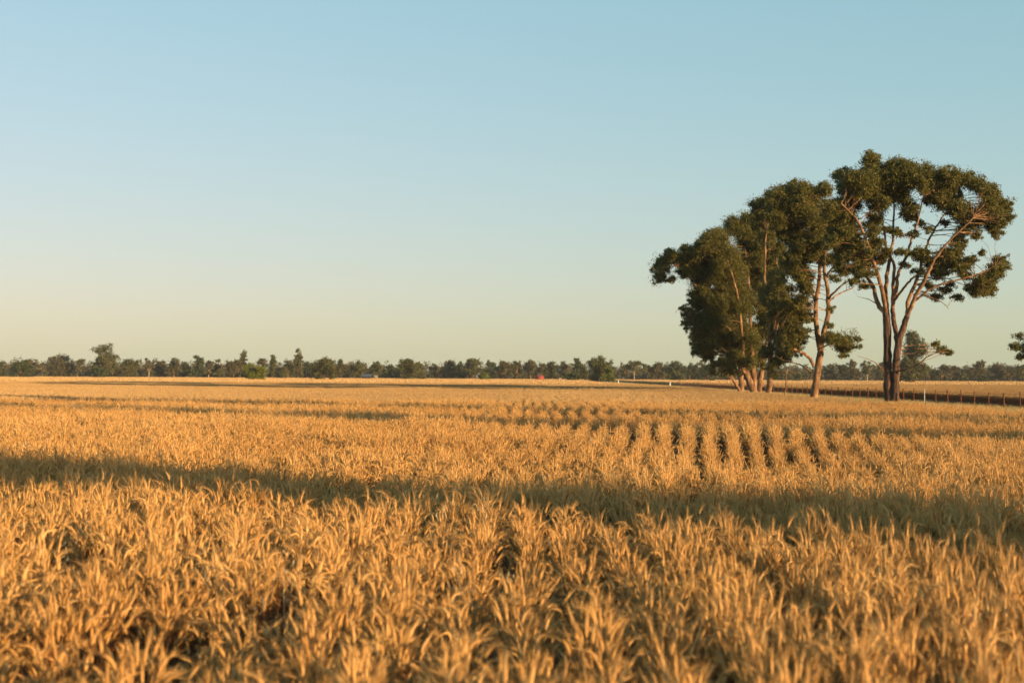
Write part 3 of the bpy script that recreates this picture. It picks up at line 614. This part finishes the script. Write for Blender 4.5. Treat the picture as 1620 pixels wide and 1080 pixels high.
def simple_tree(name, px, d, top_py, half_px, style, leaf, bark, label, seed, lean=0.0, trunk=.16, dens=1.0, base_py=None, group=None, cat='tree', z0=0.0, L=None, free=None):
    """a tree built from its look: height from the photo, crown shaped by style"""
    rg = np.random.default_rng(seed)
    g = ground_at(px, d) if free is None else np.array([free[0], free[1], 0.0]); g[2] = z0
    H = (at(px, top_py, d)[2] - z0) if free is None else free[2]
    Rr = half_px * d / FPX if free is None else free[3]
    root = empty(name, g, label=label, cat=cat, group=group)
    L = L or max(.2, .00095 * d)
    cm = MB(); tm = MB()
    def trunk_to(z, r0, r1, off=(0, 0)):
        P, r = smooth_path([(0, 0, -.2), (rg.normal(0, .05) * z + lean * z * .4, rg.normal(0, .04) * z, z * .5), (lean * z + off[0], off[1], z)], [r0 * 1.2, r0 * .8, r1], 4, .01, rg)
        tube(tm, P, r, 7); return P
    cl = []
    if style == 'bush':
        trunk_to(H * .5, .03 * H, .02 * H)
        for i in range(14):
            a = rg.uniform(0, 6.28); q = rg.random() ** .5
            zz = rg.uniform(.12, .72); rr = Rr * .38
            prof = math.sqrt(max(0, 1 - (max(zz - .35, 0) / .5) ** 2))
            cl.append((math.cos(a) * q * Rr * .68 * prof, math.sin(a) * q * Rr * .68 * prof, H * zz + H * .08, rr, H * .19))
    elif style in ('dome', 'dense'):
        lo = .24 if style == 'dome' else .12
        n = 17 if style == 'dome' else 22
        P = trunk_to(H * .72, .018 * H + .08, .008 * H)
        for i in range(n):
            a = rg.uniform(0, 6.28); q = rg.random() ** .5; zz = lo + (1 - lo) * rg.random() ** .8
            prof = math.sqrt(max(.05, 1 - ((zz - (lo + .32 * (1 - lo))) / (1 - lo) / .72) ** 2))
            cl.append((math.cos(a) * q * Rr * .8 * prof + lean * zz * H, math.sin(a) * q * Rr * .8 * prof, H * zz * .90, Rr * rg.uniform(.26, .40), H * rg.uniform(.08, .13)))
    elif style in ('open', 'umbrella'):
        lo = .34 if style == 'open' else .5
        P = trunk_to(H * .55, .016 * H + .07, .010 * H)
        for i in range(15):
            a = rg.uniform(0, 6.28); q = rg.uniform(.15, 1); zz = lo + (1 - lo) * rg.random()
            cl.append((math.cos(a) * q * Rr * .85 + lean * H * zz, math.sin(a) * q * Rr * .85, H * zz * .95, Rr * rg.uniform(.20, .34), H * rg.uniform(.045, .09)))
    elif style == 'spire':
        P = trunk_to(H * .95, .014 * H + .06, .004 * H)
        for i in range(26):
            zz = rg.uniform(.18, .98); a = rg.uniform(0, 6.28)
            wr = Rr * (1.0 - .58 * zz ** 1.3) * (1.25 if rg.random() < .3 else .8)
            cl.append((math.cos(a) * wr * .7, math.sin(a) * wr * .7, H * zz * .95, Rr * rg.uniform(.22, .38), H * rg.uniform(.05, .09)))
        cl.append((0, 0, H * .95, Rr * .32, H * .05))
    elif style == 'column':
        P = trunk_to(H * .92, .014 * H + .06, .006 * H)
        for i in range(46):
            zz = .22 + .76 * (i + rg.random()) / 46; a = rg.uniform(0, 6.28); q = rg.random() ** .5 * (1 if zz < .85 else 1 - (zz - .85) * 5)
            cl.append((math.cos(a) * Rr * .7 * q, math.sin(a) * Rr * .7 * q, H * zz, Rr * rg.uniform(.35, .5), H * .045))
    elif style == 'tuft':            # bushy skirt, bare neck, knob of leaves on top
        P = trunk_to(H * .95, .014 * H + .06, .006 * H)
        for i in range(12):
            zz = rg.uniform(.15, .74); a = rg.uniform(0, 6.28); q = rg.random() ** .5 * (1 if zz < .5 else .6)
            cl.append((math.cos(a) * q * Rr * .75, math.sin(a) * q * Rr * .75, H * zz, Rr * rg.uniform(.3, .45), H * .09))
        for i in range(8):
            a = rg.uniform(0, 6.28); cl.append((math.cos(a) * Rr * .3, math.sin(a) * Rr * .3, H * rg.uniform(.66, .97), Rr * rg.uniform(.24, .36), H * .05))
    if style in ('open', 'umbrella', 'dome', 'dense', 'spire', 'tuft'): cl = [(x, y, z, r * 1.3, rz * 1.45) for x, y, z, r, rz in cl]
    for (x, y, z, r, rz) in cl:
        n = int(dens * 3.2 * (2 * r) * (2 * rz) / (L * L * .42)) + 14
        leaves(cm, np.array([x, y, z]), (r, r, rz), n, L, L * .55, rg, hang=.35, shell=.5, core=.32)
        if style in ('open', 'umbrella', 'dome', 'spire', 'tuft', 'dense', 'column'):
            q = P[min(len(P) - 1, max(2, int(len(P) * rg.uniform(.45, .95))))]
            if q[2] > z: q = P[len(P) // 2]
            tube(tm, [q, (q + (x, y, z)) / 2 + np.array([0, 0, -.04 * H]), (x, y, z)], [.006 * H + .02, .005 * H, .02], 5)
    tm.build('trunk', bark, root, True)
    cm.build('crown', leaf, root)
    return root

LF = {'g': M['gum_far'], 'b': M['gum_brown'], 'f': M['fresh'], 'd': M['dark_leaf']}
BK = {'n': M['bark'], 'p': M['bark_pale'], 'k': M['bark_dark']}
FAR = [  # px, distance, top y, half width px, style, leaf, bark, lean, label
 (2, 560, 572, 8, 'dense', 'd', 'k', 0, 'dark bushy tree cut by the left edge of the picture'),
 (34, 520, 571, 18, 'dense', 'd', 'k', 0, 'low dark green spreading tree nearest the left edge, branches to the ground'),
 (46, 640, 568, 12, 'open', 'b', 'p', 0, 'thin grey crowned tree peeping over the low dark tree at far left'),
 (62, 640, 571, 9, 'open', 'b', 'p', 0, 'gappy grey tree left of the broad brown crown at far left'),
 (96, 600, 562, 23, 'dense', 'b', 'n', 0, 'broad brownish tree with a flat ragged crown left of the tall domed gum'),
 (130, 620, 567, 11, 'open', 'b', 'p', -.15, 'thin open tree with a leaning white trunk just left of the domed gum'),
 (163, 590, 544, 22, 'dome', 'g', 'n', 0, 'tallest domed gum of the left tree line, pale forked limbs'),
 (158, 540, 579, 18, 'bush', 'd', 'k', 0, 'olive bush at the foot of the tallest domed gum'),
 (205, 600, 567, 17, 'dense', 'g', 'n', 0, 'smooth rounded tree right of the tallest domed gum'),
 (236, 610, 567, 9, 'umbrella', 'b', 'p', 0, 'small parasol shaped tree with a pale trunk right of the smooth rounded tree'),
 (254, 620, 570, 11, 'dense', 'b', 'n', 0, 'small brown round tree right of the small parasol tree'),
 (276, 610, 567, 12, 'dome', 'b', 'n', 0, 'brown tree left of the dark knob-topped tree'),
 (294, 620, 573, 10, 'dense', 'd', 'k', 0, 'low dark tree under the shoulder of the knob-topped tree'),
 (314, 580, 562, 11, 'tuft', 'd', 'k', 0, 'dark narrow tree with a small knob on top beside the dead white trunk'),
 (331, 600, 570, 9, 'open', 'b', 'p', 0, 'nearly bare tree with a forked white trunk'),
 (344, 610, 568, 8, 'umbrella', 'b', 'n', 0, 'thin umbrella crown right of the bare forked white trunk'),
 (347, 570, 584, 9, 'bush', 'g', 'k', 0, 'low green bush in front of the thin umbrella crown'),
 (370, 600, 568, 14, 'dense', 'b', 'n', 0, 'broad brown tree left of the bright round shrub'),
 (384, 610, 555, 8, 'tuft', 'g', 'n', 0, 'spindly tree with tufts on a bare stem rising left behind the bright round shrub'),
 (402, 330, 571, 25, 'bush', 'f', 'k', 0, 'big round bright green shrub standing alone out in the wheat'),
 (417, 620, 565, 9, 'open', 'b', 'p', 0, 'grey gnarled tree top just right of the bright round shrub'),
 (431, 610, 558, 7, 'tuft', 'g', 'n', 0, 'lollipop tree with one small round head between the shrub and the tallest spindly tree'),
 (447, 560, 582, 10, 'bush', 'g', 'k', 0, 'rounded green bush left of the tallest spindly tree'),
 (456, 610, 570, 11, 'dense', 'b', 'n', 0, 'dull brown tree behind the rounded bush, left of the tallest spindly tree'),
 (471, 590, 551, 9, 'spire', 'g', 'n', 0, 'tallest spindly tree with ragged clumps up a narrow crown'),
 (486, 620, 572, 9, 'dense', 'd', 'n', 0, 'small dark tree right of the tallest spindly tree'),
 (514, 400, 567, 21, 'dense', 'g', 'k', 0, 'broad olive tree on a short dark trunk standing in front of the tree line'),
 (540, 600, 569, 12, 'dome', 'b', 'n', 0, 'ragged brown tree right of the short dark trunk tree'),
 (568, 600, 572, 13, 'dense', 'g', 'n', 0, 'rounded brown green tree above the low dark shed'),
 (596, 600, 572, 12, 'dome', 'g', 'n', 0, 'tree with a small domed head right of the low dark shed'),
 (620, 620, 576, 13, 'dense', 'd', 'k', 0, 'low flat topped dark tree left of the dense twin peaked tree'),
 (645, 500, 567, 17, 'dense', 'g', 'k', 0, 'dense dark green tree, taller left half of the twin peaks'),
 (664, 510, 571, 13, 'dense', 'g', 'k', 0, 'dense dark green tree, lower right half of the twin peaks'),
 (690, 610, 574, 9, 'open', 'b', 'n', 0, 'open tree with a forked pale trunk beside the gap in the tree line'),
 (712, 600, 570, 14, 'dense', 'b', 'n', 0, 'dense brown rounded tree right of the gap in the tree line'),
 (733, 620, 571, 11, 'dense', 'd', 'n', 0, 'dark tree between the brown rounded tree and the tall green one'),
 (748, 590, 565, 14, 'dome', 'g', 'n', 0, 'tall green tree above the small bright bush'),
 (767, 510, 587, 10, 'bush', 'f', 'k', 0, 'small bright green bush at the edge of the wheat left of the red tank'),
 (776, 620, 572, 12, 'dense', 'd', 'n', 0, 'dark tree behind the small bright bush'),
 (796, 590, 571, 14, 'dome', 'b', 'n', 0, 'brown gum with glowing orange branching trunk left of the red tank'),
 (818, 600, 572, 11, 'dome', 'b', 'n', 0, 'brown gum of several stems midway between orange trunk gum and red tank'),
 (841, 600, 570, 12, 'dome', 'b', 'n', 0, 'taller brown gum rising just left above the red tank'),
 (858, 620, 574, 10, 'dense', 'b', 'n', 0, 'brown tree directly behind the red tank'),
 (872, 560, 573, 11, 'dense', 'g', 'k', 0, 'rounded olive tree between the red tank and the white house'),
 (893, 640, 573, 10, 'dome', 'b', 'n', 0, 'grey crown rising behind the white house'),
 (913, 560, 567, 9, 'spire', 'd', 'k', 0, 'dark pointed tree just left of the big leafy twin trunk tree'),
 (904, 440, 583, 18, 'bush', 'd', 'k', 0, 'wide dark green bush in front of the white house'),
 (926, 480, 577, 10, 'bush', 'g', 'k', 0, 'olive bush against the left side of the big leafy tree'),
 (947, 400, 562, 19, 'dense', 'g', 'k', .02, 'big leafy light green tree on two dark trunks right of the red tank'),
 (963, 395, 577, 11, 'bush', 'f', 'k', 0, 'bright green bush under the right side of the big leafy tree'),
 (985, 600, 577, 8, 'open', 'b', 'p', .25, 'sparse tree with a leaning pinkish trunk right of the big leafy tree'),
 (1004, 590, 570, 14, 'umbrella', 'g', 'p', 0, 'umbrella gum on one straight pale trunk between the leafy tree and the grove'),
 (1023, 620, 574, 9, 'open', 'g', 'n', 0, 'open crowned tree right of the umbrella gum with the straight pale trunk'),
 (1039, 600, 573, 12, 'dense', 'b', 'n', 0, 'dense brown cypress shaped tree left of the grove'),
 (1067, 600, 572, 18, 'dense', 'd', 'n', 0, 'broad dark tree behind the light bush left of the grove'),
 (1070, 540, 587, 17, 'bush', 'g', 'k', 0, 'wide light olive bush left of the grove'),
 (1092, 620, 575, 10, 'dense', 'd', 'n', 0, 'dark bluish tree right of the wide light olive bush'),
 (1106, 620, 571, 9, 'open', 'g', 'n', 0, 'thin topped tree just left of the drooping grove foliage'),
 (1120, 520, 575, 14, 'dense', 'd', 'k', 0, 'dark tree partly behind the drooping lower left of the grove'),
 (1150, 600, 574, 14, 'dense', 'b', 'n', 0, 'far brown tree glimpsed between the leaning grove stems'),
 (1240, 600, 586, 14, 'dense', 'g', 'k', 0, 'low far tree seen between the grove and the bent trunk'),
 (1262, 560, 588, 12, 'bush', 'g', 'k', 0, 'low green bush far behind the thin bare stem'),
 (1312, 600, 577, 12, 'spire', 'b', 'n', 0, 'brown cone shaped tree just right of the bent trunk'),
 (1332, 620, 577, 9, 'dense', 'd', 'n', 0, 'dark bluish tree right of the brown cone shaped tree'),
 (1350, 600, 569, 10, 'dome', 'b', 'n', 0, 'brown tree with a pointed top left of the white trunk gum'),
 (1371, 590, 570, 12, 'umbrella', 'g', 'p', 0, 'umbrella gum with a shining white trunk between the bent and twin trunks'),
 (1393, 610, 573, 9, 'dome', 'b', 'n', 0, 'brown tree touching the left side of the twin dark trunks'),
 (1446, 430, 525, 20, 'dense', 'g', 'k', 0, 'tall bushy olive tree behind the twin dark trunks'),
 (1434, 420, 560, 11, 'dense', 'g', 'k', 0, 'shorter dark tree filling the gap right of the twin dark trunks'),
 (1471, 600, 579, 10, 'dense', 'b', 'n', 0, 'low brown tree right of the tall bushy olive tree'),
 (1492, 600, 578, 13, 'dome', 'b', 'n', .04, 'gappy brown tree with a leaning pale stem, second right of the tall bushy tree'),
 (1511, 610, 579, 10, 'dome', 'b', 'n', 0, 'grey brown tree below the overhanging right branch of the tallest gum'),
 (1523, 560, 587, 9, 'bush', 'g', 'k', 0, 'low olive bush in the tree line right of the grey brown tree'),
 (1534, 620, 582, 8, 'dome', 'b', 'n', 0, 'small brown tree left of the tree with a dead twig top'),
 (1549, 580, 570, 11, 'dome', 'b', 'n', 0, 'upright tree with a dead twig sticking out of its top near the right edge'),
 (1555, 520, 591, 10, 'bush', 'd', 'k', 0, 'dark green bush below the tree with the dead twig top'),
 (1577, 600, 575, 14, 'dense', 'b', 'n', 0, 'broad brown tree between the dead twig tree and the right edge'),
 (1598, 610, 580, 10, 'dense', 'b', 'n', 0, 'lower grey tree right of the broad brown tree near the right edge'),
 (1616, 590, 575, 12, 'dense', 'g', 'n', 0, 'olive tree cut by the right edge of the picture'),
]
for i, (px, d, ty, hw, st, lf, bk, ln, lab) in enumerate(FAR):
    simple_tree('shrub' if st == 'bush' else 'tree', px, d, ty, hw * (1.0 if st == 'bush' else 1.15), st, LF[lf], BK[bk], lab, 500 + i, ln, cat='shrub' if st == 'bush' else 'tree', group='trees of the far tree line')

def woodland():
    mb = MB(); rg = np.random.default_rng(77)
    for i in range(900):
        y = rg.uniform(640, 760); x = rg.uniform(-.40, .42) * y
        if abs(x / y - (-130 / FPX)) < 5 / FPX and rg.random() < .8: continue
        h = rg.uniform(5.0, 9.2); r = rg.uniform(3, 6)
        for q in range(4):
            leaves(mb, np.array([x + rg.normal(0, r * .5), y + rg.normal(0, 2), h * rg.uniform(.2, .8)]), (r * .7, r * .7, h * .3), 90, .75, .42, rg, .35, .5, 0, .32)
    tag(mb.build('far_woodland', M['gum_brown']), 'brownish belt of far woodland filling in behind the tree line', 'woodland', kind='stuff')
woodland()

# the tree whose drooping branch enters at the right edge, and the trees beside the camera that throw the shadow bands
big_tree('gum_tree', 112, 1790,
    [[(1790, 632, 0, 7), (1786, 590, 0, 6), (1780, 545, .2, 5)]],
    [[(1780, 548, .2, 4), (1740, 510, -.5, 3), (1690, 470, -1, 2), (1665, 440, -1.3, 1)],
     [(1782, 560, .1, 2.6), (1730, 560, -.4, 2), (1680, 552, -.8, 1.4), (1640, 548, -1, .9), (1612, 545, -1.1, .4)],
     [(1780, 545, .2, 3.5), (1790, 480, .8, 2.5), (1800, 400, 1.2, 1.2)], [(1781, 550, .2, 3.5), (1830, 490, -.8, 2.5), (1870, 420, -1.2, 1.2)]],
    [(1614, 530, 8), (1608, 547, 9), (1622, 555, 12), (1632, 535, 12), (1616, 566, 7), (1645, 550, 15), (1665, 540, 18), (1690, 480, 30), (1680, 440, 26), (1720, 400, 34), (1760, 360, 36), (1800, 330, 38), (1850, 350, 38), (1880, 400, 36),
     (1890, 450, 30), (1840, 430, 34), (1780, 420, 36), (1740, 460, 32), (1810, 480, 26)],
    'gum whose drooping leafy branch hangs in at the right edge', 3.0, M['bark'], M['bark'], 18, .9)

def shade_tree(sx, sy, dist, H, Rr, style, label, seed, dens=1.0):
    """sx, sy: where its shadow crosses the crop; dist: metres from there toward the sun"""
    x = sx + math.sin(SUN_AZ) * dist; y = sy + math.cos(SUN_AZ) * dist
    simple_tree('roadside_tree', 0, 0, 0, 0, style, M['gum'], M['bark'], label, seed, dens=dens, L=.34, free=(x, y, H, Rr), group='trees outside the picture on the right')
shade_tree(0.0, 13.15, 60, 15, 2.4, 'column', 'narrow roadside tree out of frame on the right whose shadow crosses the near wheat', 701, 1.25)
shade_tree(4.0, 33.2, 62, 16, 2.4, 'column', 'bushy roadside tree out of frame on the right shading the second band of wheat', 702, .55)
shade_tree(2.0, 47.5, 58, 17, 2.9, 'column', 'wide roadside tree out of frame on the right shading the third band of wheat', 703, .5)

# ------------------------------------------------------------------ fence
def fence():
    root = empty('wire_fence', (fence_x(88), 88, 0), label='wire fence on rusty steel posts running beside the gum trees', cat='fence')
    o = np.array([fence_x(88), 88, 0])
    ds = np.concatenate([np.arange(58, 262, 2.75)]); 
    for i, d in enumerate(ds):
        x = fence_x(d); b = np.array([x, d, 0]) - o; mb = MB(); lx, ly = rng.normal(0, .02, 2); h = rng.uniform(1.02, 1.16)
        q = 810 + FPX * x / d
        tall = (i % 4 == 1)
        if abs(q - 1369) < 3.2:
            tube(mb, [b + (0, 0, -.3), b + (lx, ly, 1.25)], [.085, .08], 10); po = mb.build('post', M['weathered'], root, True); po['label'] = 'thick weathered white timber post'
        elif abs(q - 1355) < 3.2:
            box(mb, b + (0, 0, .45), (.06, .06, 1.4)); po = mb.build('post', M['black'], root); po['label'] = 'black steel post'
        elif abs(q - 1421) < 3.2 or abs(q - 1465) < 3.2:
            box(mb, b + (0, 0, .45), (.045, .05, 1.4)); po = mb.build('post', M['galv'], root); po['label'] = 'pale galvanised steel post'
        else:
            # Y-section picket: three flanges
            r = .045 if tall else .032
            for k in range(3):
                a = k * 2.094 + .4; e = np.array([math.cos(a), math.sin(a), 0]); n_ = np.array([-e[1], e[0], 0]) * .007
                b0 = b + (0, 0, -.3); b1 = b + np.array([lx, ly, h])
                V = np.array([b0 - n_, b0 + n_, b0 + e * r + n_, b0 + e * r - n_, b1 - n_, b1 + n_, b1 + e * r + n_, b1 + e * r - n_])
                mb.add(V, [[0, 1, 5, 4], [1, 2, 6, 5], [2, 3, 7, 6], [3, 0, 4, 7], [4, 5, 6, 7]])
            mb.build('post', M['rust'], root)
    for z in (.98, .72, .48, .26):
        pts = []
        for d in ds:
            pts.append(np.array([fence_x(d) - .03, d, z + rng.normal(0, .008)]) - o)
            pts.append(np.array([fence_x(d + 1.37) - .03, d + 1.37, z - .02 + rng.normal(0, .006)]) - o)
        mb = MB(); tube(mb, pts, np.full(len(pts), .008 if z < .9 else .012), 4); mb.build('wire', M['rust'], root)
fence()

def guide_post(px, d, top, w, label):
    g = ground_at(px, d); mb = MB(); h = at(px, top, d)[2]
    root = empty('guide_post', g, label=label, cat='post', group='white posts along the lane')
    box(mb, (0, 0, h / 2 - .1), (w, w * .6, h + .2)); 
    c = np.array([0, 0, h]); hw, hd = w / 2, w * .3
    mb.add([c + (-hw, -hd, 0), c + (hw, -hd, 0), c + (hw, hd, 0), c + (-hw, hd, 0), c + (0, -hd, w * .5), c + (0, hd, w * .5)], [[0, 1, 4, 4], [2, 3, 5, 5], [1, 2, 5, 4], [3, 0, 4, 5]])
    mb.build('post', M['white'], root)
    mb = MB(); box(mb, (0, -w * .3 - .006, h - .16), (w * .5, .008, .12)); mb.build('reflector', M['red_tank'], root)
guide_post(1060.5, 236, 604.2, .15, 'tallest white post, nearest the grove, at the edge of the wheat')
guide_post(978.5, 330, 600.8, .15, 'white post just right of the leafy tree on two trunks')
guide_post(940.5, 420, 600.8, .16, 'shortest white post, below the left side of the leafy tree on two trunks')

# ------------------------------------------------------------------ buildings
def tank():
    d = 520; g = ground_at(854, d); r = 14.2 / 2 * d / FPX; h = at(854, 594.8, d)[2]
    root = empty('water_tank', g, label='rust red round water tank at the far edge of the wheat', cat='water tank')
    n = 40; th = np.arange(n) * 2 * math.pi / n; mb = MB(); z = np.linspace(0, h, 13)
    V = np.concatenate([np.stack([np.cos(th) * (r - (.03 if i % 2 else 0)), np.sin(th) * (r - (.03 if i % 2 else 0)), np.full(n, zz)], 1) for i, zz in enumerate(z)])
    j = np.arange(n); j2 = (j + 1) % n
    mb.add(V, np.concatenate([np.stack([i * n + j, i * n + j2, (i + 1) * n + j2, (i + 1) * n + j], 1) for i in range(12)])); mb.build('wall', M['red_tank'], root)
    mb = MB(); prof = [(r + .06, h - .04), (r + .06, h + .02), (r * .7, h + .2), (r * .35, h + .31), (.12, h + .36)]
    V = np.concatenate([np.stack([np.cos(th) * a, np.sin(th) * a, np.full(n, b)], 1) for a, b in prof])
    mb.add(V, np.concatenate([np.stack([i * n + j, i * n + j2, (i + 1) * n + j2, (i + 1) * n + j], 1) for i in range(4)])); mb.add(V[-n:], [list(range(n))]); mb.build('roof', M['red_tank_roof'], root)
tank()

def house(name, px, d, wpx, eave_py, ridge_py, wall, roof, label, cat, deep=7.0, windows=True, gable_front=False):
    g = ground_at(px, d); w_ = wpx * d / FPX; ev = at(px, eave_py, d)[2]; rg_ = at(px, ridge_py, d)[2]
    root = empty(name, g, label=label, cat=cat)
    hw, hd = w_ / 2, deep / 2; mb = MB()
    if gable_front:
        V = [(-hw, -hd, 0), (hw, -hd, 0), (hw, hd, 0), (-hw, hd, 0), (-hw, -hd, ev), (hw, -hd, ev), (hw, hd, ev), (-hw, hd, ev), (0, -hd, rg_), (0, hd, rg_)]
        mb.add(V, [[0, 1, 5, 4], [1, 2, 6, 5], [2, 3, 7, 6], [3, 0, 4, 7]]); mb.add(V, [[4, 5, 8], [6, 7, 9]])
        rv = [(-hw - .3, ev - .15, rg_ + .08)]
        q = MB(); k = .35
        for s in (-1, 1):
            a = np.array([[s * (hw + .35), -hd - k, ev - .16], [s * (hw + .35), hd + k, ev - .16], [0, hd + k, rg_ + .06], [0, -hd - k, rg_ + .06]])
            q.add(np.vstack([a, a + (0, 0, .08)]), [[0, 1, 2, 3], [4, 5, 6, 7], [0, 1, 5, 4], [1, 2, 6, 5], [3, 0, 4, 7]])
    else:
        V = [(-hw, -hd, 0), (hw, -hd, 0), (hw, hd, 0), (-hw, hd, 0), (-hw, -hd, ev), (hw, -hd, ev), (hw, hd, ev), (-hw, hd, ev), (-hw, 0, rg_), (hw, 0, rg_)]
        mb.add(V, [[0, 1, 5, 4], [1, 2, 6, 5], [2, 3, 7, 6], [3, 0, 4, 7]]); mb.add(V, [[5, 6, 9], [7, 4, 8]])
        q = MB(); k = .35
        for s in (-1, 1):
            a = np.array([[-hw - k, s * (hd + .35), ev - .16], [hw + k, s * (hd + .35), ev - .16], [hw + k, 0, rg_ + .06], [-hw - k, 0, rg_ + .06]])
            q.add(np.vstack([a, a + (0, 0, .08)]), [[0, 1, 2, 3], [4, 5, 6, 7], [0, 1, 5, 4], [1, 2, 6, 5], [3, 0, 4, 7]])
    mb.build('wall', wall, root); q.build('roof', roof, root)
    if windows:
        for s in (-.25, .25):
            mb = MB(); box(mb, (s * w_, -hd - .03, ev * .5), (.9, .08, 1.1)); wo = mb.build('window', M['white'], root)
            mb = MB(); box(mb, (0, 0, 0), (.74, .03, .94)); p = mb.build('pane', M['dark'], wo, loc=(s * w_, -hd - .075, ev * .5))
house('farm_house', 887.5, 655, 9, 588.0, 582.5, M['white'], M['white'], 'white farm house glimpsed between the tree crowns right of the red tank', 'house', 8, True, True)
house('farm_shed', 581, 560, 12, 595.0, 592.2, M['black'], M['roof'], 'low dark shed with a grey roof at the foot of the tree line', 'shed', 7, False)
house('farm_hut', 595.5, 575, 3.6, 594.6, 593.8, M['hut'], M['hut'], 'tiny pale hut at the foot of the tree line right of the low dark shed', 'hut', 2, False)

# ------------------------------------------------------------------ evening air
def haze():
    m = bpy.data.materials.new('evening_air'); m.use_nodes = True; nt = m.node_tree
    nt.nodes.remove(nt.nodes['Principled BSDF'])
    v = nt.nodes.new('ShaderNodeVolumePrincipled'); v.inputs['Color'].default_value = (.82, .86, .9, 1)
    v.inputs['Density'].default_value = 0.00009; v.inputs['Anisotropy'].default_value = 0.0
    nt.links.new(v.outputs[0], nt.nodes['Material Output'].inputs['Volume'])
    mb = MB(); box(mb, (0, 1950, 14.5), (6200, 5300, 33)); tag(mb.build('haze', m), kind='stuff')
haze()
